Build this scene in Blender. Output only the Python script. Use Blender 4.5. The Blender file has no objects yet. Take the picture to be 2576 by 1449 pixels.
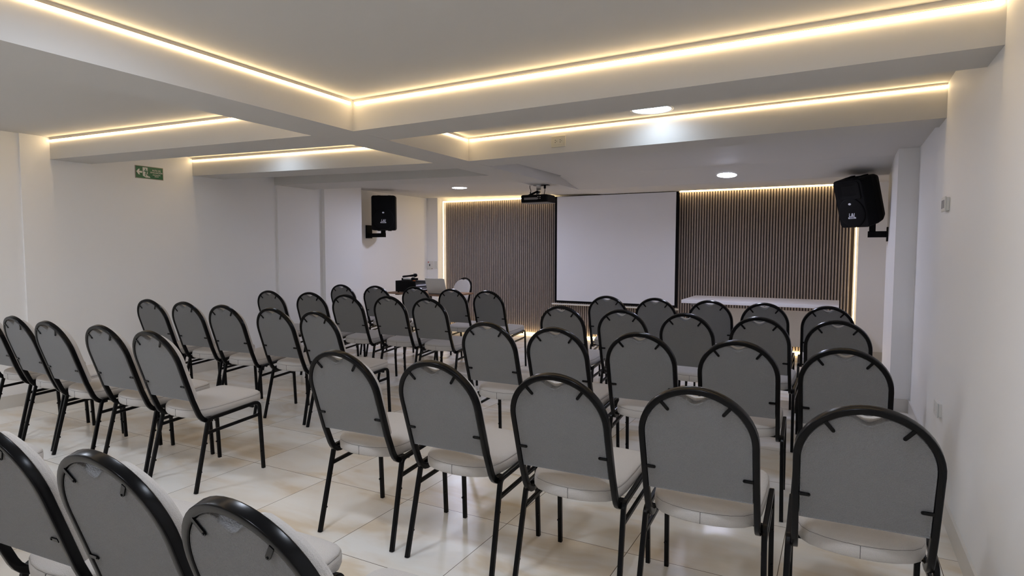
import bpy, bmesh, math, random
from mathutils import Vector, Matrix
random.seed(7)
C = bpy.context.scene.collection
PI = math.pi

# ------------------------------------------------------------------ materials
def mat(name, col, rough=0.6, metal=0.0, spec=0.5, bump=0.0, bscale=40.0, noise=0.0, nscale=8.0, sheen=0.0):
    m = bpy.data.materials.new(name); m.use_nodes = True
    nt = m.node_tree; b = nt.nodes['Principled BSDF']
    b.inputs['Base Color'].default_value = (*col, 1)
    b.inputs['Roughness'].default_value = rough
    b.inputs['Metallic'].default_value = metal
    b.inputs['Specular IOR Level'].default_value = spec
    if sheen:
        b.inputs['Sheen Weight'].default_value = sheen
    tc = nt.nodes.new('ShaderNodeTexCoord')
    if noise:
        n = nt.nodes.new('ShaderNodeTexNoise'); n.inputs['Scale'].default_value = nscale
        n.inputs['Detail'].default_value = 4
        nt.links.new(tc.outputs['Object'], n.inputs['Vector'])
        r = nt.nodes.new('ShaderNodeMix'); r.data_type = 'RGBA'
        r.inputs['A'].default_value = (*[c * (1 - noise) for c in col], 1)
        r.inputs['B'].default_value = (*[min(1, c * (1 + noise)) for c in col], 1)
        nt.links.new(n.outputs['Fac'], r.inputs['Factor'])
        nt.links.new(r.outputs['Result'], b.inputs['Base Color'])
    if bump:
        n = nt.nodes.new('ShaderNodeTexNoise'); n.inputs['Scale'].default_value = bscale
        n.inputs['Detail'].default_value = 5
        nt.links.new(tc.outputs['Object'], n.inputs['Vector'])
        bp = nt.nodes.new('ShaderNodeBump'); bp.inputs['Strength'].default_value = bump
        bp.inputs['Distance'].default_value = 0.01
        nt.links.new(n.outputs['Fac'], bp.inputs['Height'])
        nt.links.new(bp.outputs['Normal'], b.inputs['Normal'])
    return m

def emit(name, col, strength):
    m = bpy.data.materials.new(name); m.use_nodes = True
    nt = m.node_tree; nt.nodes.clear()
    e = nt.nodes.new('ShaderNodeEmission'); o = nt.nodes.new('ShaderNodeOutputMaterial')
    e.inputs['Color'].default_value = (*col, 1); e.inputs['Strength'].default_value = strength
    nt.links.new(e.outputs[0], o.inputs['Surface'])
    return m

WARM = (1.0, 0.66, 0.30)
COOL = (0.74, 0.86, 1.0)
M = {}
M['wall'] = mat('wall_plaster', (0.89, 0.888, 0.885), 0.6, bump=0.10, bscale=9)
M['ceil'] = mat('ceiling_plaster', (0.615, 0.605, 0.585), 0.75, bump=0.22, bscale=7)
M['metal'] = mat('black_powder_coat', (0.003, 0.003, 0.0035), 0.24, spec=0.16)
M['fabric'] = mat('grey_beige_felt', (0.56, 0.53, 0.50), 0.92, bump=0.6, bscale=500, noise=0.06, nscale=300, sheen=0.2)
M['panel'] = mat('grey_woven_backing', (0.228, 0.228, 0.232), 0.85, bump=0.9, bscale=330, noise=0.16, nscale=280, sheen=0.15)
M['seam'] = mat('seam_thread', (0.10, 0.095, 0.09), 0.9)
M['skirt'] = mat('skirting_tile', (0.66, 0.64, 0.60), 0.3, noise=0.06, nscale=3)
M['slat'] = mat('taupe_wood_rib', (0.35, 0.30, 0.268), 0.55, noise=0.18, nscale=30)
M['slatback'] = mat('dark_rib_gap', (0.022, 0.014, 0.012), 0.8)
M['screenw'] = mat('projection_fabric', (0.86, 0.86, 0.90), 0.8)
M['black'] = mat('matte_black', (0.003, 0.003, 0.0035), 0.7, spec=0.15)
M['blackgloss'] = mat('dark_plastic', (0.012, 0.012, 0.013), 0.4)
M['white'] = mat('white_plastic', (0.72, 0.72, 0.70), 0.4)
M['cream'] = mat('cream_plastic', (0.66, 0.63, 0.52), 0.45)
M['desk'] = mat('white_laminate', (0.74, 0.72, 0.74), 0.35)
M['deskpanel'] = mat('cream_laminate', (0.62, 0.57, 0.50), 0.5, noise=0.03, nscale=20)
M['wood'] = mat('brown_tabletop', (0.26, 0.15, 0.09), 0.5, noise=0.25, nscale=25)
M['silver'] = mat('brushed_silver', (0.66, 0.65, 0.61), 0.42, metal=0.1)
M['chrome'] = mat('bare_metal', (0.55, 0.55, 0.56), 0.25, metal=0.9)
M['badge'] = mat('badge_white', (0.75, 0.77, 0.85), 0.4)
M['green'] = mat('sign_green', (0.0, 0.12, 0.045), 0.35)
M['signw'] = mat('sign_white', (0.75, 0.75, 0.70), 0.5)
M['signframe'] = mat('sign_rim', (0.42, 0.36, 0.31), 0.5)
M['red'] = mat('red_mark', (0.6, 0.05, 0.03), 0.5)
M['orange'] = mat('orange_plastic', (0.75, 0.20, 0.06), 0.5)
M['grey'] = mat('grey_plastic', (0.22, 0.22, 0.23), 0.45)
M['backing'] = mat('strip_backing', (0.30, 0.20, 0.12), 0.6)
M['lens'] = mat('lens_glass', (0.05, 0.04, 0.03), 0.08)
M['led'] = emit('led_warm', (1.000, 0.714, 0.375), 22.4)
M['fill_strip'] = emit('led_warm_fill_added', (1.000, 0.750, 0.462), 16.0)  # emission of the unseen strips added for warm fill
M['ledfront'] = emit('led_warm_front', (1.000, 0.727, 0.364), 22.0)
M['ledside'] = emit('led_warm_upright', (1.0, 0.76, 0.44), 8.0)
M['down'] = emit('downlight_cool', (0.703, 0.838, 1.000), 14.8)
M['fill_near'] = emit('cool_fill_near_added', (0.790, 0.864, 1.000), 81.0)  # emission of the unseen lamps added over the near trays
M['fill_mid'] = emit('cool_fill_mid_added', (0.636, 0.705, 1.000), 44.0)  # emission of the unseen lamp added behind the second beam
M['down3'] = emit('downlight_cool_small', (0.722, 0.759, 1.000), 216.0)

def floor_mat():
    m = bpy.data.materials.new('cream_marble_tile'); m.use_nodes = True
    nt = m.node_tree; N = nt.nodes; L = nt.links; b = N['Principled BSDF']
    geo = N.new('ShaderNodeNewGeometry')
    sep = N.new('ShaderNodeSeparateXYZ'); L.new(geo.outputs['Position'], sep.inputs[0])
    def math_(op, a, bb):
        n = N.new('ShaderNodeMath'); n.operation = op
        for i, v in enumerate((a, bb)):
            if v is None: continue
            if isinstance(v, (int, float)): n.inputs[i].default_value = v
            else: L.new(v, n.inputs[i])
        return n.outputs[0]
    TS = 0.6188
    lines = []; cells = []
    for out, off in ((sep.outputs[0], -4.5254), (sep.outputs[1], 2.6144)):
        t = math_('DIVIDE', math_('SUBTRACT', out, off), TS)
        fr = math_('SUBTRACT', t, math_('ROUND', t, None))
        lines.append(math_('LESS_THAN', math_('ABSOLUTE', fr, None), 0.0026))
        cells.append(math_('FLOOR', t, None))
    grout = math_('MAXIMUM', lines[0], lines[1])
    comb = N.new('ShaderNodeCombineXYZ'); L.new(cells[0], comb.inputs[0]); L.new(cells[1], comb.inputs[1])
    wn = N.new('ShaderNodeTexWhiteNoise'); wn.noise_dimensions = '2D'; L.new(comb.outputs[0], wn.inputs['Vector'])
    sc = N.new('ShaderNodeVectorMath'); sc.operation = 'SCALE'; sc.inputs['Scale'].default_value = 9.0
    L.new(wn.outputs['Color'], sc.inputs[0])
    add = N.new('ShaderNodeVectorMath'); add.operation = 'ADD'
    L.new(geo.outputs['Position'], add.inputs[0]); L.new(sc.outputs[0], add.inputs[1])
    mp = N.new('ShaderNodeMapping'); mp.inputs['Rotation'].default_value = (0, 0, 0.5); mp.inputs['Scale'].default_value = (1.0, 2.6, 1)
    L.new(add.outputs[0], mp.inputs[0])
    n1 = N.new('ShaderNodeTexNoise'); n1.inputs['Scale'].default_value = 1.6; n1.inputs['Detail'].default_value = 5
    n1.inputs['Distortion'].default_value = 0.8
    L.new(mp.outputs[0], n1.inputs['Vector'])
    cr = N.new('ShaderNodeValToRGB'); e = cr.color_ramp.elements
    e[0].position = 0.34; e[0].color = (0.70, 0.60, 0.46, 1)
    e[1].position = 0.62; e[1].color = (0.82, 0.80, 0.75, 1)
    k = e.new(0.46); k.color = (0.78, 0.73, 0.65, 1)
    L.new(n1.outputs['Fac'], cr.inputs[0])
    mx = N.new('ShaderNodeMix'); mx.data_type = 'RGBA'
    L.new(grout, mx.inputs['Factor']); L.new(cr.outputs[0], mx.inputs['A']); mx.inputs['B'].default_value = (0.13, 0.105, 0.075, 1)
    L.new(mx.outputs['Result'], b.inputs['Base Color'])
    b.inputs['Roughness'].default_value = 0.27
    b.inputs['Specular IOR Level'].default_value = 0.5
    n2 = N.new('ShaderNodeTexNoise'); n2.inputs['Scale'].default_value = 5
    L.new(geo.outputs['Position'], n2.inputs['Vector'])
    bp = N.new('ShaderNodeBump'); bp.inputs['Strength'].default_value = 0.05; bp.inputs['Distance'].default_value = 0.01
    L.new(n2.outputs['Fac'], bp.inputs['Height']); L.new(bp.outputs[0], b.inputs['Normal'])
    return m
M['floor'] = floor_mat()

# ------------------------------------------------------------------ helpers
def link(name, bm, m, parent=None, smooth=False, loc=None, bevel=0.0):
    me = bpy.data.meshes.new(name)
    bmesh.ops.recalc_face_normals(bm, faces=bm.faces)
    bm.to_mesh(me); bm.free()
    if isinstance(m, (list, tuple)):
        for k in m: me.materials.append(M[k])
    else: me.materials.append(M[m])
    if smooth:
        for p in me.polygons: p.use_smooth = True
    o = bpy.data.objects.new(name, me); C.objects.link(o)
    if parent: o.parent = parent
    if loc: o.location = loc
    if bevel:
        md = o.modifiers.new('bevel', 'BEVEL'); md.width = bevel; md.segments = 2; md.limit_method = 'ANGLE'
    return o

def tag(o, label=None, cat=None, group=None, kind=None):
    if label: o['label'] = label
    if cat: o['category'] = cat
    if group: o['group'] = group
    if kind: o['kind'] = kind
    return o

def empty(name, loc=(0, 0, 0), rz=0.0):
    o = bpy.data.objects.new(name, None); C.objects.link(o)
    o.location = loc; o.rotation_euler = (0, 0, rz); o.empty_display_size = 0.1
    return o

def box(bm, x0, x1, y0, y1, z0, z1, mi=0):
    v = [bm.verts.new((x, y, z)) for z in (z0, z1) for y in (y0, y1) for x in (x0, x1)]
    for f in ((0, 1, 3, 2), (4, 6, 7, 5), (0, 4, 5, 1), (2, 3, 7, 6), (0, 2, 6, 4), (1, 5, 7, 3)):
        bm.faces.new([v[i] for i in f]).material_index = mi
    return v

def Box(*a):
    bm = bmesh.new(); box(bm, *a); return bm

def prism(bm, pts, z0, z1, zf=None, mi=0):
    """extrude an XY polygon; zf(x, y, z) may shift the bottom"""
    lo = [bm.verts.new((x, y, z0 + (zf(x, y) if zf else 0))) for x, y in pts]
    hi = [bm.verts.new((x, y, z1)) for x, y in pts]
    n = len(pts)
    bm.faces.new(lo[::-1]).material_index = mi; bm.faces.new(hi).material_index = mi
    for i in range(n):
        bm.faces.new((lo[i], lo[(i + 1) % n], hi[(i + 1) % n], hi[i])).material_index = mi

def rrect(w, h, r, seg=3):
    pts = []
    for cx, cy, a0 in ((w/2-r, h/2-r, 0), (-w/2+r, h/2-r, 90), (-w/2+r, -h/2+r, 180), (w/2-r, -h/2+r, 270)):
        for i in range(seg + 1):
            a = math.radians(a0 + 90 * i / seg)
            pts.append((cx + r * math.cos(a), cy + r * math.sin(a)))
    return pts

def sweep(bm, path, prof, n0, cap=True):
    """sweep profile (a along n, b along t x n) with parallel transport of n0"""
    P = [Vector(p) for p in path]
    n = Vector(n0); rings = []
    for i, p in enumerate(P):
        t = (P[min(i+1, len(P)-1)] - P[max(i-1, 0)]).normalized()
        n = (n - t * n.dot(t)).normalized(); b = t.cross(n)
        rings.append([bm.verts.new(p + n * a + b * c) for a, c in prof])
    k = len(prof)
    for r0, r1 in zip(rings, rings[1:]):
        for j in range(k):
            bm.faces.new((r0[j], r0[(j+1) % k], r1[(j+1) % k], r1[j]))
    if cap:
        bm.faces.new(rings[0][::-1]); bm.faces.new(rings[-1])

def fillet(pts, rad, seg=5):
    P = [Vector(p) for p in pts]; out = [P[0]]
    for a, b, c in zip(P, P[1:], P[2:]):
        u = (a - b); w = (c - b); r = min(rad, u.length * .49, w.length * .49)
        s = b + u.normalized() * r; e = b + w.normalized() * r
        for i in range(seg + 1):
            t = i / seg
            out.append(s * (1-t)**2 + b * 2*t*(1-t) + e * t*t)
    out.append(P[-1]); return out

def cyl(bm, c, axis, r, h, seg=16, r2=None, mi=0):
    """cylinder from c along axis"""
    c = Vector(c); ax = Vector(axis).normalized()
    n = ax.orthogonal().normalized(); b = ax.cross(n)
    r2 = r if r2 is None else r2
    A = [bm.verts.new(c + (n * math.cos(2*PI*i/seg) + b * math.sin(2*PI*i/seg)) * r) for i in range(seg)]
    B = [bm.verts.new(c + ax * h + (n * math.cos(2*PI*i/seg) + b * math.sin(2*PI*i/seg)) * r2) for i in range(seg)]
    for i in range(seg):
        bm.faces.new((A[i], A[(i+1) % seg], B[(i+1) % seg], B[i])).material_index = mi
    bm.faces.new(A[::-1]).material_index = mi; bm.faces.new(B).material_index = mi

def loft(bm, rings, cap=True, mi=0):
    R = [[bm.verts.new(p) for p in r] for r in rings]; k = len(R[0])
    for a, b in zip(R, R[1:]):
        for j in range(k):
            bm.faces.new((a[j], a[(j+1) % k], b[(j+1) % k], b[j])).material_index = mi
    if cap:
        bm.faces.new(R[0][::-1]).material_index = mi; bm.faces.new(R[-1]).material_index = mi

def text_mesh(s, size, depth=0.0005, align='CENTER', shear=0.0):
    cu = bpy.data.curves.new('txt', 'FONT'); cu.body = s; cu.size = size; cu.align_x = align; cu.align_y = 'CENTER'
    cu.extrude = depth; cu.shear = shear; cu.offset = size * 0.012
    ob = bpy.data.objects.new('txt', cu); C.objects.link(ob)
    bpy.context.view_layer.update()
    me = bpy.data.meshes.new_from_object(ob.evaluated_get(bpy.context.evaluated_depsgraph_get()))
    bpy.data.objects.remove(ob); bpy.data.curves.remove(cu)
    return me

# ------------------------------------------------------------------ room
def lerp(T, x):
    if x <= T[0][0]: return T[0][1]
    for (a, va), (b, vb) in zip(T, T[1:]):
        if x <= b: return va + (vb - va) * (x - a) / (b - a)
    return T[-1][1]
B1N = [(-6.28, 2.92), (-3.12, 2.975), (-2.764, 2.993), (0.51, 2.874)]
B1F = [(-6.28, 3.26), (-3.133, 3.362), (-2.768, 3.350), (0.51, 3.184)]
B2N = [(-6.28, 4.29), (-3.122, 4.398), (-2.802, 4.444), (0.51, 4.271)]
B2F = [(-6.28, 4.67), (-3.13, 4.80), (-1.58, 4.77), (0.51, 4.577)]
LR = lambda y: -2.655 - 0.034 * y
LL = lambda y: -3.040 - 0.022 * y
ZOFF = lambda x, y=0: 0.0 if x > -3.1 else 0.055 * (-3.1 - x) / 3.18
ZB, ZC, Z3, ZTOP = 2.124, 2.320, 2.222, 2.62
XA, XB_ = -6.75, 1.0

LP = [(-6.30, -2.6), (-6.30, 2.69), (-6.28, 2.69), (-6.28, 5.41), (-6.255, 5.41), (-6.255, 6.15), (-6.20, 6.15),
      (-6.20, 6.88), (-6.45, 6.88), (-6.45, 8.83), (-6.22, 8.83), (-6.22, 8.96)]
RP = [(0.51, -2.6), (0.51, 4.60), (0.555, 4.60), (0.555, 6.09), (0.406, 6.09), (0.406, 7.20), (0.75, 7.20), (0.75, 8.80),
      (0.195, 8.80), (0.195, 8.96)]

bm = bmesh.new(); prism(bm, LP + [(XA, 8.96), (XA, -2.6)], -0.1, ZTOP); tag(link('wall_left', bm, 'wall'), kind='structure')
bm = bmesh.new(); prism(bm, RP[::-1] + [(XB_, -2.6), (XB_, 8.96)], -0.1, ZTOP); tag(link('wall_right', bm, 'wall'), kind='structure')
tag(link('wall_front', Box(XA, XB_, 8.96, 9.1, -0.1, ZTOP), 'wall'), kind='structure')
tag(link('wall_back', Box(XA, XB_, -2.75, -2.6, -0.1, ZTOP), 'wall'), kind='structure')
tag(link('floor', Box(XA, XB_, -2.75, 9.1, -0.1, 0.0), 'floor'), kind='structure')

bm = bmesh.new()
def strip_prism(fn, ff, x0, x1, zb, fz=ZOFF):
    xs = sorted(set([x0, x1] + [x for x in (-6.28, -3.1, -2.764, -1.58, 0.51) if x0 < x < x1]))
    pts = [(x, lerp(fn, x)) for x in xs] + [(x, lerp(ff, x)) for x in xs[::-1]]
    for a, b in zip(xs, xs[1:]):
        prism(bm, [(a, lerp(fn, a)), (b, lerp(fn, b)), (b, lerp(ff, b)), (a, lerp(ff, a))], zb, ZTOP, fz)
K = lambda y: [(0, y)]
strip_prism(B1N, B1F, XA, LL(3.1), ZB); strip_prism(B1N, B1F, LR(3.1), XB_, ZB)
strip_prism(B2N, B2F, XA, LL(4.6), ZB); strip_prism(B2N, B2F, LR(4.6), XB_, ZB)
strip_prism(K(5.39), K(6.02), XA, LL(5.6), ZB)                 # third beam, left half only
strip_prism(K(-1.6), K(-1.2), XA, XB_, ZB)                      # beam behind the camera
prism(bm, [(LL(-1.2), -1.2), (LR(-1.2), -1.2), (LR(7.15), 7.15), (LL(7.15), 7.15)], ZB, ZTOP)
# slabs between the beams
strip_prism(K(-2.6), [(-6.28, 4.5), (-3.1, 4.6), (0.51, 4.45)], XA, XB_, ZC)
strip_prism([(-6.28, 4.5), (-3.1, 4.6), (0.51, 4.45)], K(9.0), XA, LL(7.0), Z3)
strip_prism([(-6.28, 4.5), (-3.1, 4.6), (0.51, 4.45)], K(6.5), LR(5.5), XB_, Z3)
sl = lambda x, y: (0.0 if y < 7.0 else -0.098)
prism(bm, [(LR(7), 6.5), (XB_, 6.5), (XB_, 7.15), (LR(7), 7.15)], Z3, ZTOP, sl)
sl2 = lambda x, y: (0.0 if y < 8.0 else 0.098)
prism(bm, [(LL(7), 7.15), (XB_, 7.15), (XB_, 9.0), (LL(7), 9.0)], ZB, ZTOP, sl2)
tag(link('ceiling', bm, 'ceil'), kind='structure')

def baseboard(name, pts, flip):
    bm = bmesh.new(); h, t = 0.108, 0.012
    off = []
    for i, p in enumerate(pts):
        p = Vector(p)
        a = Vector(pts[i]) - Vector(pts[i-1]) if i else Vector(pts[1]) - Vector(pts[0])
        b = Vector(pts[i+1]) - Vector(pts[i]) if i < len(pts)-1 else a
        na = Vector((a.y, -a.x)).normalized() * flip; nb = Vector((b.y, -b.x)).normalized() * flip
        off.append(p + (na + nb) * t if (na - nb).length > .1 else p + na * t)
    for i in range(len(pts)-1):
        prism(bm, [tuple(pts[i]), tuple(pts[i+1]), tuple(off[i+1]), tuple(off[i])], 0.0, h)
    tag(link(name, bm, 'skirt'), kind='structure')
baseboard('baseboard_left', LP[:11], 1)
baseboard('baseboard_right', RP[:9], -1)

# ------------------------------------------------------------------ lights
def led(name_label, p0, p1, nrm, m='led', h=0.009, t=0.005, back=True, grp=None):
    """strip from p0 to p1 lying on a face whose outward direction is nrm (horizontal)"""
    p0, p1, n = Vector(p0), Vector(p1), Vector(nrm).normalized()
    root = empty('led_strip', (p0 + p1) / 2); tag(root, name_label, 'light strip', grp or 'warm led strips')
    a, b = p0 - root.location, p1 - root.location
    up = Vector((0, 0, 1)) if abs((b - a).normalized().z) < .5 else (b - a).normalized().cross(n)
    def slab(lo, hi, d0, d1):
        bm = bmesh.new(); vs = []
        for d in (d0, d1):
            for q in (a, b):
                for s in (lo, hi): vs.append(bm.verts.new(q + n * d + up * s))
        for f in ((0, 1, 3, 2), (4, 6, 7, 5), (0, 4, 5, 1), (2, 3, 7, 6), (0, 2, 6, 4), (1, 5, 7, 3)):
            bm.faces.new([vs[i] for i in f])
        return bm
    link('diffuser', slab(-h/2, h/2, 0.002, 0.002 + t), m, root)
    if back: link('backing_tape', slab(h/2 + 0.001, h/2 + 0.0025, 0.0, 0.0060), 'backing', root)
    return root
e = 0.0
led('warm LED strip along the centre beam beside the big near ceiling tray', (LR(-1.15)+.001, -1.15, 2.296), (LR(2.965)+.001, 2.965, 2.296), (1, 0.034, 0))
led('longest warm LED strip, crossing the room on the nearest cross beam', (-2.735, 2.988, 2.296), (0.500, 2.866, 2.280), (0.0378, -1, 0))
led('warm LED strip in the near ceiling tray on the left, ending at the left wall', (-6.27, 2.918, 2.343), (-3.13, 2.972, 2.296), (0, -1, 0))
led('short warm LED strip on the centre beam just behind the nearest cross beam', (LR(3.37), 3.37, 2.296), (LR(4.42), 4.42, 2.296), (1, 0, 0))
led('warm LED strip above the ceiling socket on the second cross beam', (-2.79, 4.441, 2.298), (0.505, 4.268, 2.300), (0, -1, 0))
led('warm LED strip on the second cross beam left of the centre beam', (-6.27, 4.287, 2.340), (-3.14, 4.393, 2.296), (0, -1, 0))
led('added unseen warm LED fill strip on the left side of the centre beam, near tray', (LL(-1.0), -1.0, 2.296), (LL(2.9), 2.9, 2.296), (-1, 0, 0), 'fill_strip')  # strips from here to the rear beam are unseen, added for warm fill
led('added unseen warm LED fill strip on the left side of the centre beam, second tray', (LL(3.45), 3.45, 2.296), (LL(4.3), 4.3, 2.296), (-1, 0, 0), 'fill_strip')
led('added unseen warm LED fill strip on the beam behind the viewer, big near tray', (LR(-1.2) + .02, -1.2, 2.296), (0.50, -1.2, 2.296), (0, 1, 0), 'fill_strip')
led('added unseen warm LED fill strip on the beam behind the viewer, left near tray', (-6.27, -1.2, 2.336), (LL(-1.2) - .02, -1.2, 2.296), (0, 1, 0), 'fill_strip')
G = 'warm led strips around the ribbed wall panel'
led('warm LED strip along the panel top left of the screen', (-6.13, 8.87, 2.207), (-4.02, 8.87, 2.207), (0, -1, 0), 'ledfront', .014, back=False, grp=G)
led('warm LED strip along the panel top right of the screen', (-2.04, 8.87, 2.207), (0.16, 8.87, 2.207), (0, -1, 0), 'ledfront', .014, back=False, grp=G)
led('upright warm LED strip at the left edge of the ribbed panel', (-6.125, 8.87, 0.02), (-6.125, 8.87, 2.20), (0, -1, 0), 'ledside', .012, back=False, grp=G)
led('upright warm LED strip at the right edge of the ribbed panel', (0.170, 8.87, 0.02), (0.170, 8.87, 2.20), (0, -1, 0), 'ledside', .012, back=False, grp=G)
led('warm LED strip running along the floor under the ribbed panel', (-6.12, 8.87, 0.016), (0.16, 8.87, 0.016), (0, -1, 0), 'ledfront', .012, back=False, grp=G)

def downlight(label, x, y, z, r, m='down', tilt=0.0):
    root = empty('downlight', (x, y, z)); tag(root, label, 'ceiling light', 'round white downlights')
    root.rotation_euler = (tilt, 0, 0)
    bm = bmesh.new(); seg = 40
    prof = [(r, 0.0), (r, -0.003), (r*.93, -0.006), (r*.88, -0.004), (r*.88, 0.0)]
    loft(bm, [[(a*math.cos(2*PI*i/seg), a*math.sin(2*PI*i/seg), b) for i in range(seg)] for a, b in prof], cap=False)
    link('rim', bm, 'white', root, smooth=True)
    bm = bmesh.new(); cyl(bm, (0, 0, -0.0035), (0, 0, 1), r*.875, 0.003, 40)
    link('diffuser', bm, m, root)
    return root
downlight('round white downlight half hidden behind the nearest cross beam, right', -1.15, 4.13, ZC, 0.145)
downlight('round white downlight barely showing behind the cross beam, left of centre', -4.84, 4.04, ZC + ZOFF(-4.8), 0.145)
downlight('small round white downlight over the laptop table', -4.78, 7.32, Z3 + ZOFF(-4.78), 0.115, 'down3')
downlight('small round white downlight over the white desk', -1.086, 6.84, 2.170, 0.11, 'down3', tilt=math.radians(-8.4))
# unseen fill lamps added above the near trays to brighten the foreground
for lab, x, y in (('right tray overhead, nearest the centre beam', -1.95, 1.30), ('right tray overhead, nearest the right wall', -0.30, 1.30), ('right tray, farthest behind the viewer', -1.15, -0.45)):
    downlight('added unseen fill downlight in the near ' + lab, x, y, ZC, 0.145, 'fill_near')
for lab, x, y in (('nearest the left wall', -5.45, 0.95), ('nearest the centre beam', -3.85, 0.95), ('farthest behind the viewer', -4.70, -0.45)):
    downlight('added unseen fill downlight in the near left tray, ' + lab, x, y, ZC + ZOFF(x), 0.145, 'fill_near')

downlight('added unseen fill downlight tucked behind the second cross beam, right', -1.10, 5.0, Z3, 0.11, 'fill_mid')  # unseen lamp added behind the beam as cool fill

# ------------------------------------------------------------------ banquet chair
TH = math.atan(0.329); CT, ST = math.cos(TH), math.sin(TH)
def back(u, v, d):
    """in-plane coordinates of the reclined back: u across, v up, d forward"""
    return (u, -0.033 - v * ST + d * CT, 0.523 + v * CT + d * ST)

def arch(r, v0=0.0, vc=0.223, n=20, notch=None):
    pts = [(r, v0), (r, v0 + (vc - v0) * .5), (r, vc)]
    for i in range(1, n):
        a = PI * i / n
        u, v = r * math.cos(a), vc + r * math.sin(a)
        pts.append((u, v))
    pts += [(-r, vc), (-r, v0 + (vc - v0) * .5), (-r, v0)]
    if notch:
        hw, dp = notch; out = []; done = False
        for u, v in pts:
            if abs(u) < hw + .012 and v > vc:
                if not done:
                    done = True
                    for k in range(15):
                        t = 1 - 2 * k / 14
                        uu = t * (hw + .008)
                        top = vc + math.sqrt(max(0, r*r - uu*uu))
                        s = (0.5 + 0.5 * math.cos(PI * t)) ** 1.0
                        out.append((uu, top - dp * s))
            else: out.append((u, v))
        pts = out
    return pts

def grow(pts, k):
    """inset a closed (u,v) outline by distance k"""
    n = len(pts); out = []
    for i in range(n):
        p0, p1, p2 = Vector(pts[i-1]), Vector(pts[i]), Vector(pts[(i+1) % n])
        a = (p1 - p0).normalized(); b = (p2 - p1).normalized()
        nn = Vector((-(a.y + b.y), a.x + b.x))
        if nn.length < 1e-6: nn = Vector((-a.y, a.x))
        nn.normalize()
        c = max(0.45, nn.dot(Vector((-a.y, a.x))))
        out.append(tuple(p1 + nn * (k / c)))
    return out

def fill_grid(bm, ring_verts, mi=0):
    f = bm.faces.new(ring_verts); f.material_index = mi
    return f

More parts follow.
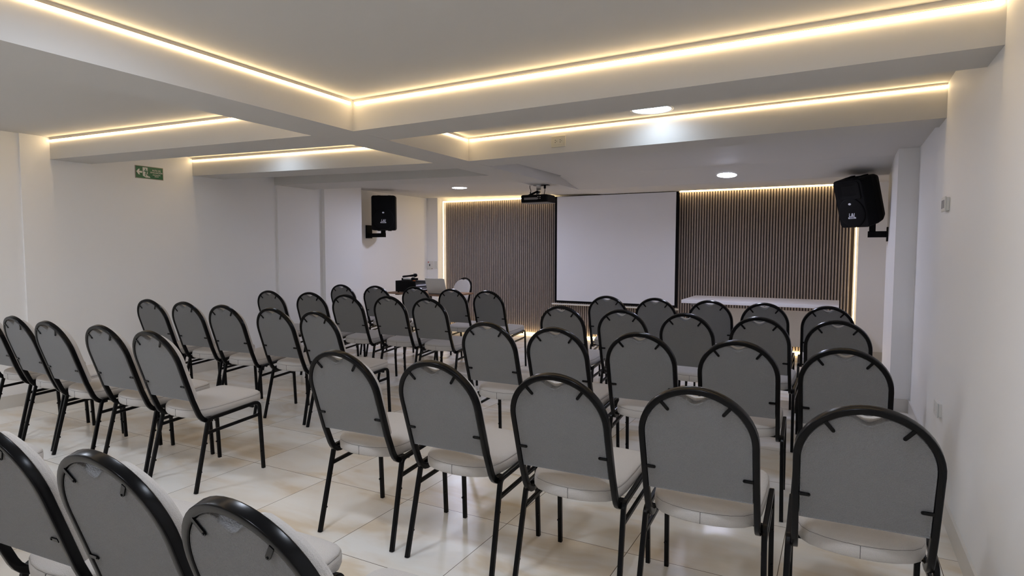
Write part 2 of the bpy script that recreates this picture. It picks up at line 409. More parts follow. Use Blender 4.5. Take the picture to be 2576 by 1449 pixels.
def build_chair():
    root = empty('banquet_chair')
    # --- hoop of the back
    P = []
    side = [(0.085, 0.392), (0.062, 0.390), (0.044, 0.393), (0.026, 0.404), (0.012, 0.420), (0.001, 0.440), (-0.0105, 0.468), (-0.0155, 0.47+0.0)]
    side = side[:-1]
    for y, z in side: P.append((0.187, y, z))
    for u, v in arch(0.187, 0.0, 0.223, 26): P.append(back(u, v, 0))
    for y, z in side[::-1]: P.append((-0.187, y, z))
    bm = bmesh.new(); sweep(bm, P, rrect(0.0205, 0.027, 0.0038, 3), (1, 0, 0))
    link('back_frame', bm, 'metal', root, smooth=True)
    # --- back panel and cushion (one upholstered part)
    bm = bmesh.new()
    o1 = arch(0.1755, 0.0, 0.223, 30, notch=(0.050, 0.036))
    o2 = arch(0.1855, -0.004, 0.223, 30, notch=(0.048, 0.022))
    o2 = [(u, v if v <= 0.223 else 0.223 + (v - 0.223) * (0.985 - 0.085 * min(1, (v - 0.223) / 0.15))) for u, v in o2]
    rings = []
    for ins, d in ((0.012, -0.0085), (0.004, -0.0085), (0.0015, -0.0105), (0.0, -0.0085), (0.0, 0.0135)):
        rings.append([back(u, v, d) for u, v in grow(o1, ins)])
    loft(bm, rings); link('back_panel', bm, 'panel', root)
    bm = bmesh.new(); rings = []
    o2n = o2
    for ins, d in ((0.002, 0.0140), (0.0, 0.018), (0.0, 0.030), (0.003, 0.037), (0.009, 0.043), (0.020, 0.047)):
        rings.append([back(u, v, d) for u, v in grow(o2n, ins)])
    if len(o1) != len(o2): raise ValueError('outline')
    loft(bm, rings)
    link('backrest', bm, 'fabric', root, smooth=False)
    # --- seat cushion
    half = [(0.0, -0.012), (0.05, -0.009), (0.10, 0.002), (0.145, 0.022), (0.170, 0.048), (0.184, 0.085), (0.192, 0.14), (0.196, 0.22),
            (0.198, 0.30), (0.198, 0.36), (0.193, 0.405), (0.178, 0.432), (0.150, 0.445), (0.10, 0.450), (0.05, 0.452), (0.0, 0.453)]
    ol = half + [(-x, y) for x, y in half[-2:0:-1]]
    rings = []
    for ins, z in ((0.012, 0.0), (0.003, 0.002), (0.0, 0.008), (-0.001, 0.026), (0.0, 0.043), (0.0025, 0.0450), (0.001, 0.047), (0.004, 0.053), (0.012, 0.059),
                   (0.022, 0.0625)):
        rings.append([(x, y, 0.402 + 0.055 * y + z) for x, y in grow(ol, ins)])
    last = grow(ol, 0.022)
    for k, z in ((0.72, 0.0670), (0.42, 0.0695), (0.12, 0.0700)):
        rings.append([(x * k, 0.22 + (y - 0.22) * k, 0.402 + 0.055 * (0.22 + (y - 0.22) * k) + z) for x, y in last])
    bm = bmesh.new(); loft(bm, rings)
    seat = link('seat', bm, 'fabric', root, smooth=True)
    bm = bmesh.new()
    sweep(bm, [(x, y, 0.402 + 0.055 * y + 0.0455) for x, y in grow(ol, 0.0022)] + [(grow(ol, .0022)[0][0], grow(ol, .0022)[0][1], 0.402 + 0.055 * -0.012 + 0.0455)],
          rrect(0.0016, 0.0016, 0.0004, 1), (0, 0, 1), cap=False)
    box(bm, -0.0009, 0.0009, -0.0135, -0.0105, 0.406, 0.446)
    link('seam', bm, 'seam', seat)
    # --- side frames
    prof = rrect(0.019, 0.021, 0.004, 2)
    for s in (1, -1):
        def nub(bm, y, z, dy): cyl(bm, (s*0.212, y, z), (0, dy, 0.1), 0.0055, 0.008, 8)
        bm = bmesh.new()
        sweep(bm, [(s*0.2165, -0.050, 0.0), (s*0.2165, -0.048, 0.006), (s*0.208, 0.036, 0.355)], prof, (1, 0, 0))
        nub(bm, -0.050 + .086*.30 + .010, 0.11, 1); nub(bm, -0.050 + .086*.74 + .010, 0.265, 1)
        link('leg', bm, 'metal', root)
        bm = bmesh.new()
        sweep(bm, fillet([(s*0.208, 0.0355, 0.353), (s*0.207, 0.047, 0.401), (s*0.207, 0.200, 0.4125), (s*0.207, 0.396, 0.428), (s*0.207, 0.400, 0.353)], 0.055, 7), prof, (1, 0, 0))
        link('seat_rail', bm, 'metal', root)
        bm = bmesh.new()
        sweep(bm, [(s*0.207, 0.400, 0.355), (s*0.2085, 0.417, 0.006), (s*0.2085, 0.4173, 0.0)], prof, (1, 0, 0))
        nub(bm, 0.405, 0.11, -1); nub(bm, 0.398, 0.255, -1)
        link('leg', bm, 'metal', root)
        bm = bmesh.new(); sweep(bm, [(s*0.205, 0.034, 0.322), (s*0.204, 0.394, 0.346)], rrect(0.014, 0.018, 0.003, 2), (1, 0, 0))
        link('stretcher', bm, 'metal', root)
    for y, z in ((0.105, 0.392), (0.355, 0.405)):
        bm = bmesh.new(); sweep(bm, [(-0.203, y, z), (0.203, y, z)], rrect(0.014, 0.016, 0.003, 1), (0, 0, 1))
        link('cross_bar', bm, 'metal', root)
    # --- clips that hold the panel
    for s in (1, -1):
        for (ua, va, ub, vb) in ((0.178, 0.092, 0.150, 0.092), (0.128, 0.223 + 0.127, 0.089, 0.336)):
            bm = bmesh.new()
            a = Vector((ua*s, va)); b = Vector((ub*s, vb))
            if va > .2: a = Vector((s*0.112, 0.223 + 0.142)); b = Vector((s*0.090, 0.336))
            d = (b - a).normalized(); n = Vector((-d.y, d.x))
            w = 0.0056
            out = [a + n*w, b + n*w] + [b + d*w*math.sin(t) + n*w*math.cos(t) for t in (PI*.25, PI*.5, PI*.75)] + [b - n*w, a - n*w]
            loft(bm, [[back(p.x, p.y, dd) for p in out] for dd in (-0.0145, -0.0106)])
            c0 = Vector(back(b.x, b.y, -0.0142)); c1 = Vector(back(b.x, b.y, -0.0165))
            cyl(bm, c0, c1 - c0, 0.0026, 0.002, 8)
            link('clip', bm, 'metal', root)
    return root

def dup(root, loc, rz):
    r = root.copy(); C.objects.link(r); r.location = loc; r.rotation_euler = (0, 0, rz)
    for ch in list(root.children):
        c = ch.copy(); C.objects.link(c); c.parent = r
        for g in ch.children:
            d = g.copy(); C.objects.link(d); d.parent = c
    return r

CH = {
 'R0': [(-1.968, .868, .080), (-1.453, .887, .036), (-.942, .856, -.029)],
 'R1': [(-1.974, 2.161, .028), (-1.446, 2.159, .001), (-.906, 2.158, .016), (-.408, 2.176, .021), (.083, 2.163, .031)],
 'R2': [(-1.935, 3.406, .008), (-1.452, 3.374, .004), (-.961, 3.396, .042), (-.441, 3.335, .037), (.040, 3.316, -.040)],
 'R3': [(-1.979, 4.66, .02), (-1.449, 4.583, .027), (-.952, 4.548, -.045), (-.465, 4.54, -.026), (.006, 4.557, -.040)],
 'R4': [(-2.021, 5.851, .100), (-1.527, 5.821, .061), (-1.025, 5.796, .041), (-.558, 5.746, -.002), (-.078, 5.656, .042)],
 'L1': [(-3.28, .93, 0.0)],
 'L2': [(-5.42, 2.19, 0.0), (-4.899, 2.168, -.026), (-4.376, 2.126, 0), (-3.872, 2.171, .022), (-3.366, 2.16, .007)],
 'L3': [(-5.518, 3.443, .044), (-4.984, 3.433, .040), (-4.427, 3.394, .054), (-3.878, 3.418, .026), (-3.374, 3.39, -.024)],
 'L4': [(-5.55, 4.792, .083), (-4.964, 4.816, .128), (-4.399, 4.765, .061), (-3.891, 4.815, .045), (-3.398, 4.791, .03)],
 'L5': [(-5.711, 6.069, .072), (-5.141, 6.062, .126), (-4.595, 6.147, .132), (-3.965, 6.031, .021), (-3.438, 5.957, .024)],
}
ROWN = {'R0': 'row cut off by the bottom edge', 'R1': 'large foreground row of the right block', 'R2': 'right block, second row from its front edge',
        'R3': '', 'R4': 'front row facing the white desk', 'L1': 'row at the left edge', 'L2': 'nearest full row of the left block', 'L3': '', 'L4': '', 'L5': 'front row by the laptop table'}
ROWN['R2'] = 'right block just ahead of its foreground row'
ROWN['R3'] = 'right block just behind its front row'
ROWN['L3'] = 'left block, three rows behind its front row'
ROWN['L3'] = 'left block just ahead of its nearest full row'
ROWN['L4'] = 'left block just behind its front row'
POS = {5: ['leftmost', 'second from left', 'middle', 'second from right', 'rightmost'], 3: ['leftmost', 'middle one', 'rightmost'],
       1: ['seat corner only']}
proto = None
for row, L in CH.items():
    for i, (x, y, a) in enumerate(L):
        if proto is None: proto = o = build_chair(); o.location = (x, y, 0); o.rotation_euler = (0, 0, a)
        else: o = dup(proto, (x, y, 0), a)
        tag(o, 'grey black-framed chair, %s, %s' % (POS[len(L)][i], ROWN[row]), 'chair',
            'grey banquet chairs of the %s block' % ('right' if row[0] == 'R' else 'left'))
o = dup(proto, (-5.40, 8.22, 0), math.radians(180 - 14))
tag(o, 'grey banquet chair turned to face the audience behind the laptop table', 'chair', 'presenter chair')

# ------------------------------------------------------------------ ribbed wall panel
root = empty('ribbed_wall_panel', (-2.98, 8.92, 0.0))
tag(root, 'taupe ribbed wall panel covering the front wall behind the screen', 'wall panel')
bm = bmesh.new(); box(bm, -3.13, 3.13, 0.0, 0.035, 0.03, 2.195); link('backing_board', bm, 'slatback', root)
bm = bmesh.new()
pitch = 0.0358; n = int(6.26 / pitch)
for i in range(n):
    x = -3.13 + pitch * (i + .5); w = 0.0118
    prof = [(x - w, 0.0), (x - w, -0.009), (x - w*.55, -0.018), (x, -0.020), (x + w*.55, -0.018), (x + w, -0.009), (x + w, 0.0)]
    lo = [bm.verts.new((a, b, 0.03)) for a, b in prof]; hi = [bm.verts.new((a, b, 2.195)) for a, b in prof]
    for k in range(6): bm.faces.new((lo[k], lo[k+1], hi[k+1], hi[k]))
    bm.faces.new(lo); bm.faces.new(hi[::-1])
link('ribbing', bm, 'slat', root)

# ------------------------------------------------------------------ projection screen
s = 8.80 / 8.86
sx = lambda x: x * s
sz = lambda z: 1.369 + (z - 1.369) * s
root = empty('projection_screen', (sx(-3.02), 8.80, sz(0.52)))
tag(root, 'white projection screen with thin black border hanging in the middle', 'screen')
ox, oz = root.location.x, root.location.z
link('border', Box(sx(-3.992) - ox, sx(-2.055) - ox, 0.001, 0.004, sz(.543) - oz, 2.205 - oz), 'black', root)
link('screen_fabric', Box(sx(-3.952) - ox, sx(-2.092) - ox, -0.001, 0.001, sz(.575) - oz, 2.200 - oz), 'screenw', root)
bm = bmesh.new(); cyl(bm, (sx(-4.037) - ox, 0.0, sz(.518) - oz), (1, 0, 0), 0.013, (sx(-2.03) - sx(-4.037)), 16)
link('bottom_bar', bm, 'white', root, smooth=True)

# ------------------------------------------------------------------ white desk
root = empty('desk', (-0.83, 7.95, 0)); tag(root, 'long white desk with a hanging front board in front of the ribbed panel', 'desk')
link('desk_top', Box(-0.865, 0.835, -0.42, 0.40, 0.728, 0.768), 'desk', root, bevel=0.003)
link('front_board', Box(-0.80, 0.745, 0.10, 0.118, 0.21, 0.645), 'deskpanel', root)
for x in (-0.76, 0.70):
    bm = bmesh.new(); box(bm, x - .02, x + .02, 0.06, 0.10, 0.02, 0.728); link('leg', bm, 'grey', root)
    bm = bmesh.new(); box(bm, x - .025, x + .025, -0.30, 0.36, 0.0, 0.025); link('foot', bm, 'grey', root)
    bm = bmesh.new(); box(bm, x - .02, x + .02, -0.30, 0.34, 0.700, 0.728); link('bracket', bm, 'grey', root)

# ------------------------------------------------------------------ laptop table and what is on it
root = empty('side_table', (-5.30, 7.27, 0)); tag(root, 'small brown topped table holding the laptop and black amplifier', 'table')
TXr = root.location.x
bm = bmesh.new(); prism(bm, [(-0.60, -0.22), (0.60, -0.36), (0.60, 0.30), (-0.56, 0.34)], 0.728, 0.750); link('table_top', bm, 'wood', root)
for x in (-0.42, 0.42):
    bm = bmesh.new(); box(bm, x - .03, x + .03, -0.235 - .117*(x/.6)*.5, 0.27, 0.712, 0.728); link('bracket', bm, 'black', root)
bm = bmesh.new(); cyl(bm, (0.02, 0.02, 0.03), (0, 0, 1), 0.03, 0.70, 20); link('column', bm, 'blackgloss', root, smooth=False)
bm = bmesh.new(); box(bm, -0.38, 0.42, -0.02, 0.06, 0.0, 0.03); box(bm, -0.02, 0.06, -0.25, 0.28, 0.0, 0.029); link('base', bm, 'blackgloss', root)

# amplifier
root = empty('amplifier', (-5.56, 7.22, 0.750)); tag(root, 'black box amplifier with a knob panel under the microphones', 'amplifier')
link('cabinet', Box(-0.18, 0.175, -0.15, 0.15, 0.012, 0.172), 'black', root, bevel=0.003)
for x in (-0.15, 0.145):
    for y in (-0.12, 0.12):
        bm = bmesh.new(); cyl(bm, (x, y, 0), (0, 0, 1), 0.012, 0.013, 12); link('rubber_foot', bm, 'black', root)
fp = link('control_panel', Box(0.175, 0.179, -0.14, 0.14, 0.022, 0.162), 'blackgloss', root)
bm = bmesh.new()
for z in (0.098, 0.038): box(bm, 0.179, 0.1805, -0.13, 0.13, z, z + .012)
link('silver_band', bm, 'badge', fp)
for z in (0.138, 0.118, 0.070):
    for k in range(9):
        bm = bmesh.new(); cyl(bm, (0.179, -0.12 + .03*k, z), (1, 0, 0), 0.005 if z < .13 else 0.0035, 0.007, 10)
        link('knob', bm, 'badge' if z < .13 else 'grey', fp)
# microphones on it
def mic(label, loc, ang, body, tiltup=0.0, L=0.17):
    r = empty('microphone', loc, ang); tag(r, label, 'microphone')
    bm = bmesh.new(); c = [(0.011, 0.0), (0.014, 0.02), (0.013, L*.55), (0.017, L*.9), (0.019, L)]
    loft(bm, [[(z, a*math.cos(2*PI*i/16), a*math.sin(2*PI*i/16) + 0.027) for i in range(16)] for a, z in c]); link('body', bm, body, r, smooth=True)
    bm = bmesh.new(); g = [(0.019, L), (0.025, L+.012), (0.0265, L+.028), (0.022, L+.045), (0.010, L+.054)]
    loft(bm, [[(z, a*math.cos(2*PI*i/16), a*math.sin(2*PI*i/16) + 0.027) for i in range(16)] for a, z in g]); link('grille', bm, 'black', r, smooth=True)
    return r
mic('black handheld microphone lying on top across a silver one', (-5.68, 7.17, 0.955 - 0.004), 0.05, 'black', L=0.20).rotation_euler = (0, math.radians(-6), 0.05)
mic('silver bodied handheld microphone lying flat on the amplifier', (-5.63, 7.12, 0.922), 0.0, 'silver', L=0.15)
r = empty('receiver', (-5.60, 7.24, 0.922)); tag(r, 'small black wireless receiver with a stub antenna on the amplifier', 'receiver')
link('case', Box(-0.13, 0.10, -0.04, 0.06, 0.0, 0.034), 'black', r, bevel=0.002)
bm = bmesh.new(); cyl(bm, (0.085, 0.0, 0.033), (-0.25, 0, 1), 0.003, 0.075, 8); link('antenna', bm, 'black', r)
o = link('cable_connector', Box(-0.02, 0.02, -0.006, 0.006, 0.0, 0.010), 'orange', None, loc=(-5.422, 7.10, 0.922)); tag(o, 'tiny orange tipped connector on the amplifier edge', 'connector')
# laptop
root = empty('laptop', (-4.97, 7.03, 0.750), math.radians(-5)); tag(root, 'open silver laptop with its lid back towards the audience', 'laptop')
link('keyboard_base', Box(-0.175, 0.175, 0.012, 0.245, 0.0, 0.016), 'silver', root, bevel=0.003)
bm = bmesh.new(); box(bm, -0.175, 0.175, -0.004, 0.004, 0.0, 0.225)
lid = link('lid', bm, 'silver', root, bevel=0.003); lid.location = (0, 0.008, 0.010); lid.rotation_euler = (math.radians(17), 0, 0)
link('display', Box(-0.16, 0.16, 0.004, 0.005, 0.015, 0.21), 'black', lid)
bm = bmesh.new(); cyl(bm, (-0.15, 0.008, 0.010), (1, 0, 0), 0.007, 0.30, 12); link('hinge', bm, 'grey', root)
# thin stand rod lying behind the laptop
bm = bmesh.new(); cyl(bm, (-5.40, 7.13, 0.9275), (1, 0.02, 0), 0.0045, 0.15, 10); o = link('pen', bm, 'grey'); tag(o, 'thin grey pen lying along the amplifier edge', 'pen')
# hanging cable by the left corner
bm = bmesh.new()
sweep(bm, [(-6.43, 7.16, 0.70), (-6.425, 7.17, 0.60), (-6.41, 7.20, 0.45), (-6.39, 7.22, 0.25), (-6.36, 7.24, 0.05), (-6.30, 7.26, 0.006), (-6.25, 7.45, 0.006), (-6.2, 7.8, 0.006)], rrect(0.007, 0.007, 0.002, 2), (0, 1, 0))
o = link('power_cable', bm, 'black', smooth=True); tag(o, 'thin black cable hanging down the wall below the left loudspeaker', 'cable')

# ------------------------------------------------------------------ loudspeakers
def speaker(label, loc, rz, pitch, hh, ww, dd, lean=0.0):
    root = empty('loudspeaker', loc); root.rotation_euler = Matrix.Rotation(rz, 3, 'Z').to_euler()
    root.rotation_euler = (Matrix.Rotation(rz, 3, 'Z') @ Matrix.Rotation(pitch, 3, 'X') @ Matrix.Rotation(lean, 3, 'Y')).to_euler()
    tag(root, label, 'loudspeaker')
    # local: front faces -y
    bm = bmesh.new()
    def outline(w, h, r): return rrect(w, h, r, 3)
    rings = []
    for y, kw, kh, off in ((-dd*.50, .96, .97, 0), (-dd*.46, 1.0, 1.0, 0), (-dd*.05, 1.0, 1.0, 0), (dd*.25, .86, .97, 0.0), (dd*.5, .62, .88, 0.0)):
        rings.append([(a, y, b + off) for a, b in outline(ww*kw, hh*kh, .03)])
    loft(bm, rings); link('cabinet', bm, 'black', root)
    yf = -dd*.50
    bm = bmesh.new()   # horn mouth: frame recessed to a throat
    W2, H2 = ww*.36, hh*.16; zc = hh*.27
    rs = []
    for k, y in ((1.12, yf + .001), (1.10, yf - .006), (1.0, yf - .006), (.55, yf + .0015)):
        rs.append([(a*k, y, zc + b*k) for a, b in rrect(W2*2, H2*2, .02, 2)])
    loft(bm, rs); link('horn', bm, 'black', root)
    bm = bmesh.new(); zc = -hh*.18; R = ww*.435
    rs = [[(a*math.cos(2*PI*i/40), y, zc + a*math.sin(2*PI*i/40)) for i in range(40)] for a, y in ((R*1.03, yf + .001), (R, yf - .007), (R*.94, yf - .009), (R*.5, yf - .011), (R*.1, yf - .012))]
    loft(bm, rs); gr = link('woofer_grille', bm, 'black', root, smooth=True)
    def txt(s, size, x, z, m, shear=0.0):
        me = text_mesh(s, size, 0.0006, shear=shear); me.materials.append(M[m])
        o = bpy.data.objects.new('logo', me); C.objects.link(o); o.parent = gr
        o.location = (x, yf - .0145, z); o.rotation_euler = (PI/2, 0, 0)
        return o
    txt('L&J', 0.050, 0, zc - .022, 'badge', 0.25)
    bm = bmesh.new(); box(bm, -0.043, 0.043, yf - .0145, yf - .011, zc - .058, zc - .043)
    bd = link('name_strip', bm, 'badge', gr)
    bm = bmesh.new()
    for k in range(6): box(bm, -0.026 + .009*k, -0.020 + .009*k, yf - .0155, yf - .0144, zc - .054, zc - .047)
    link('lettering', bm, 'black', bd)
    bm = bmesh.new(); loft(bm, [[(0.016*math.cos(2*PI*i/20)*k, y, zc + R*.62 + 0.011*math.sin(2*PI*i/20)*k) for i in range(20)] for k, y in ((1, yf - .009), (1, yf - .0135))])
    link('badge', bm, 'badge', gr)
    # corner ribs and handle lumps
    for sx_ in (-1, 1):
        bm = bmesh.new(); box(bm, sx_*ww*.22 - .022, sx_*ww*.22 + .022, -dd*.2, dd*.12, hh*.495, hh*.515); link('rib', bm, 'black', root)
        bm = bmesh.new(); box(bm, sx_*ww*.22 - .022, sx_*ww*.22 + .022, -dd*.3, dd*.02, -hh*.513, -hh*.495); link('rib', bm, 'black', root)
    return root
speaker('black loudspeaker on a wall bracket at the left front corner', (-6.115, 7.30, 1.925), math.radians(30), math.radians(0), 0.52, 0.36, 0.26)
speaker('black loudspeaker tilted down beside the right end of the ribbed panel', (0.170, 7.00, 1.868), math.radians(-42), math.radians(17), 0.48, 0.33, 0.30, lean=math.radians(0))
# brackets
def bracket(label, plate, arm, post, x):
    r = empty('wall_bracket', x); tag(r, label, 'bracket')
    for nm, b in (('wall_plate', plate), ('arm', arm), ('post', post)):
        bb = bmesh.new(); box(bb, b[0]-x[0], b[1]-x[0], b[2]-x[1], b[3]-x[1], b[4]-x[2], b[5]-x[2]); link(nm, bb, 'black', r)
    return r
r = bracket('black steel wall bracket under the left loudspeaker', (-6.449, -6.42, 7.24, 7.36, 1.55, 1.75), (-6.42, -6.12, 7.275, 7.325, 1.565, 1.625), (-6.175, -6.125, 7.275, 7.325, 1.62, 1.668), (-6.449, 7.3, 1.6))
bracket('black steel wall bracket under the right loudspeaker', (0.395, 0.4055, 6.98, 7.10, 1.46, 1.60), (0.235, 0.395, 7.01, 7.07, 1.50, 1.56), (0.245, 0.30, 7.01, 7.065, 1.555, 1.66), (0.4, 7.05, 1.53))

# ------------------------------------------------------------------ projector
root = empty('projector', (-3.12, 6.45, 2.124)); tag(root, 'black ceiling projector hanging below the centre beam', 'projector')
bm = bmesh.new(); rg = []
for z, k in ((-0.205, .93), (-0.198, 1.0), (-0.128, 1.0), (-0.118, .94)):
    rg.append([(a*k, b*k, z) for a, b in rrect(0.34, 0.25, 0.03, 3)])
loft(bm, rg); body = link('body', bm, 'black', root)
link('base_plate', Box(-0.165, 0.165, -0.12, 0.12, -0.209, -0.2051), 'grey', root)
bm = bmesh.new(); cyl(bm, (0.10, 0.12, -0.16), (0, 1, 0), 0.035, 0.02, 20); link('lens', bm, 'lens', root, smooth=False)
bm = bmesh.new(); box(bm, -0.12, 0.05, -0.1262, -0.125, -0.175, -0.150); link('port_panel', bm, 'grey', root)
for x, z in ((0.06, -.145), (0.085, -.145), (0.06, -.165), (0.085, -.165)):
    bm = bmesh.new(); cyl(bm, (x, -0.125, z), (0, -1, 0), 0.005, 0.003, 10); link('port', bm, 'chrome', root)
bm = bmesh.new(); cyl(bm, (-0.10, -0.05, -0.121), (0.42, 0, 0.16), 0.012, 0.13, 8); box(bm, -0.05, 0.10, -0.05, 0.05, -0.119, -0.112); link('mount_arm', bm, 'black', root)
bm = bmesh.new(); box(bm, -0.014, 0.028, -0.02, 0.02, -0.112, -0.008); link('mount_post', bm, 'chrome', root)
bm = bmesh.new(); cyl(bm, (0, 0, -0.008), (0, 0, 1), 0.06, 0.0075, 28); link('ceiling_plate', bm, 'chrome', root)
bm = bmesh.new(); cyl(bm, (0.045, -0.022, -0.045), (-1, 0, 0), 0.010, 0.05, 10); cyl(bm, (0.045, -0.022, -0.082), (-1, 0, 0), 0.008, 0.05, 10); link('mount_knob', bm, 'chrome', root)
for x, label in ((-0.09, 'thin black video cable'), (0.095, 'black power plug')):
    bm = bmesh.new()
    if x < 0: sweep(bm, [(x-.008, -0.02, 0.0), (x-.006, -0.02, -0.03), (x + .004, -0.02, -0.06), (x, -0.02, -0.122)], rrect(.007, .007, .002, 1), (1, 0, 0)); cyl(bm, (x, -0.02, -0.12), (0, 0, 1), 0.007, 0.04, 8)
    else: cyl(bm, (x, -0.02, -0.045), (0, 0, 1), 0.013, 0.04, 12); sweep(bm, [(x, -0.02, -0.04), (x, -0.02, -0.07), (x-.01, -0.02, -0.122)], rrect(.007, .007, .002, 1), (1, 0, 0)); box(bm, x-.045, x+.04, -.03, .03, -.006, 0.0)
    tag(link('cable', bm, 'black', root), label)

# ------------------------------------------------------------------ sockets, switches
def outlet_socket():
    r = empty('power_socket', (-1.954, 4.402, 2.212), math.radians(-3)); tag(r, 'cream double power socket high on the second cross beam', 'power socket')
    link('cover_plate', Box(-0.061, 0.061, -0.008, 0.0, -0.042, 0.042), 'cream', r, bevel=0.002)
    bm = bmesh.new(); box(bm, -0.042, 0.042, -0.010, -0.008, -0.024, 0.026); link('socket_insert', bm, 'cream', r)
    bm = bmesh.new()
    for x in (-0.022, 0.020):
        box(bm, x - .006, x + .001, -0.0106, -0.0099, 0.008, 0.012); box(bm, x - .006, x + .001, -0.0106, -0.0099, -0.008, -0.004)
        cyl(bm, (x + .010, -0.0099, 0.002), (0, -1, 0), 0.0025, 0.0008, 8)
    link('slot', bm, 'black', r)
outlet_socket()
r = empty('switch_box', (-6.363, 8.83, 1.11)); tag(r, 'white surface mounted control box on the narrow wall by the left LED strip', 'switch')
link('housing', Box(-0.054, 0.050, -0.035, 0.0, -0.062, 0.064), 'white', r, bevel=0.003)
bm = bmesh.new(); box(bm, -0.045, -0.025, -0.0365, -0.0349, 0.038, 0.055); tag(link('indicator', bm, 'red', r), 'small red indicator')
bm = bmesh.new(); box(bm, -0.018, 0.000, -0.0365, -0.0349, -0.022, 0.014); link('rocker', bm, 'black', r)
bm = bmesh.new(); cyl(bm, (0.03, -0.02, -0.062), (0, 0, -1), 0.006, 0.012, 8); link('cable_gland', bm, 'black', r)
r = empty('wall_switch', (-6.2585, 8.83, 1.11)); tag(r, 'flat white wall switch plate next to the control box', 'switch')
link('cover_plate', Box(-0.037, 0.034, -0.008, 0.0, -0.062, 0.064), 'white', r, bevel=0.002)
link('rocker', Box(-0.018, 0.016, -0.011, -0.008, -0.03, 0.032), 'white', r)
for nm, lab, y, z in (('wall_switch', 'white switch box at head height on the right wall', 4.08, 1.622), ('power_socket', 'white socket box low on the right wall above the baseboard', 4.03, 0.502)):
    r = empty(nm, (0.51, y, z)); tag(r, lab, 'switch' if z > 1 else 'power socket')
    link('back_box', Box(-0.016, 0.0, -0.058, 0.058, -0.036, 0.036), 'white', r, bevel=0.002)
    link('cover_plate', Box(-0.023, -0.0165, -0.062, 0.062, -0.040, 0.040), 'white', r, bevel=0.002)
    bm = bmesh.new()
    for q in ((-0.045, -0.01), (0.012, 0.047)): box(bm, -0.0245, -0.023, q[0], q[1], -0.022, 0.022)
    link('rocker' if z > 1 else 'socket_insert', bm, 'grey' if z > 1 else 'white', r)

# ------------------------------------------------------------------ evacuation sign on the left wall
r = empty('evacuation_sign', (-6.2795, 3.8125, 2.157)); tag(r, 'green evacuation route sign with running figure high on the left wall', 'sign')
r.rotation_euler = (0, 0, PI/2)      # local x runs along +Y, local -y faces the room (+X)
W_, H_ = 0.290, 0.127
link('rim', Box(-W_/2, W_/2, -0.004, 0.0, -H_/2, H_/2), 'signframe', r)
link('face', Box(-W_/2+.006, W_/2-.006, -0.0055, -0.004, -H_/2+.005, H_/2-.005), 'green', r)
def flat(name, polys, m, y0=-0.0062, y1=-0.0054):
    bm = bmesh.new()
    for P in polys: loft(bm, [[(a, y, b) for a, b in P] for y in (y0, y1)])
    return link(name, bm, m, r)
flat('arrow', [[(-0.134, 0.003), (-0.112, 0.030), (-0.098, 0.030), (-0.107, 0.011), (-0.076, 0.011), (-0.076, -0.008), (-0.107, -0.008), (-0.098, -0.026), (-0.112, -0.026)]], 'signw')
flat('doorway', [[(-0.070, 0.050), (-0.020, 0.050), (-0.020, -0.022), (0.008, -0.050), (-0.040, -0.050), (-0.070, -0.036)]], 'signw')
circ = [(-0.041 + .0065*math.cos(2*PI*i/14), 0.032 + .0065*math.sin(2*PI*i/14)) for i in range(14)]
flat('running_figure', [circ,
    [(-0.050, 0.020), (-0.034, 0.022), (-0.026, 0.000), (-0.036, -0.006), (-0.044, 0.004)],
    [(-0.064, 0.010), (-0.060, 0.013), (-0.050, 0.010), (-0.042, 0.020), (-0.047, 0.022), (-0.053, 0.006)],
    [(-0.034, 0.022), (-0.020, 0.014), (-0.014, 0.000), (-0.017, -0.001), (-0.024, 0.010), (-0.034, 0.016)],
    [(-0.038, 0.000), (-0.046, -0.014), (-0.046, -0.040), (-0.040, -0.040), (-0.040, -0.016), (-0.030, -0.006)],
    [(-0.034, -0.004), (-0.024, -0.018), (-0.008, -0.036), (-0.012, -0.040), (-0.030, -0.024), (-0.038, -0.006)]], 'green', -0.0070, -0.0061)
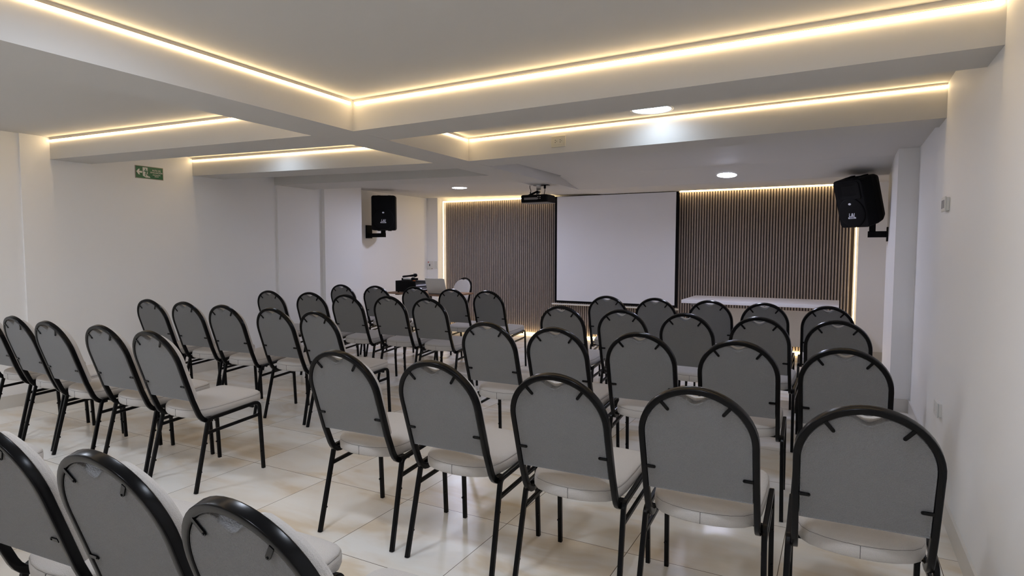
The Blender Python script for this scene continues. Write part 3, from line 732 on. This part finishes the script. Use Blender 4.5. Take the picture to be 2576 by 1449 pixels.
for s_, size, z in (('RUTA DE', 0.021, 0.027), ('EVACUACIÓN', 0.021, 0.005), ('EVACUATION', 0.014, -0.018), ('ROUTE', 0.014, -0.034)):
    me = text_mesh(s_, size, 0.0004); me.materials.append(M['signw'])
    w = max(v.co.x for v in me.vertices) - min(v.co.x for v in me.vertices)
    tw = {'RUTA DE': .085, 'EVACUACIÓN': .125, 'EVACUATION': .078, 'ROUTE': .040}[s_]
    o = bpy.data.objects.new('lettering', me); C.objects.link(o); o.parent = r
    o.location = (0.072, -0.0062, z); o.rotation_euler = (PI/2, 0, 0); o.scale = (tw / w, 1, 1)

# ------------------------------------------------------------------ camera
f, pit, rol, yaw, h = 1534.965, -0.061907, 0.0011816, 0.492864, 1.369172
cy_, sy_, cp, sp = math.cos(yaw), math.sin(yaw), math.cos(pit), math.sin(pit)
F = Vector((-sy_*cp, cy_*cp, sp)); R = Vector((cy_, sy_, 0)); U = R.cross(F)
R2 = R * math.cos(rol) + U * math.sin(rol); U2 = U * math.cos(rol) - R * math.sin(rol)
cd = bpy.data.cameras.new('camera'); cam = bpy.data.objects.new('camera', cd); C.objects.link(cam)
mw = Matrix((R2, U2, -F)).transposed().to_4x4(); mw.translation = (0, 0, h); cam.matrix_world = mw
cd.sensor_fit = 'HORIZONTAL'; cd.sensor_width = 36; cd.lens = f / 2576 * 36; cd.clip_start = 0.02
bpy.context.scene.camera = cam

# ------------------------------------------------------------------ world and view
w = bpy.data.worlds.new('world'); bpy.context.scene.world = w; w.use_nodes = True
w.node_tree.nodes['Background'].inputs[0].default_value = (0.5, 0.55, 0.6, 1); w.node_tree.nodes['Background'].inputs[1].default_value = 0.02
sc = bpy.context.scene
sc.view_settings.view_transform = 'Standard'; sc.view_settings.look = 'None'
sc.view_settings.exposure = 0.0; sc.view_settings.gamma = 1.0; sc.view_settings.use_curve_mapping = False
sc.cycles.use_denoising = True
sc.cycles.max_bounces = 10; sc.cycles.diffuse_bounces = 6; sc.cycles.sample_clamp_indirect = 6.0
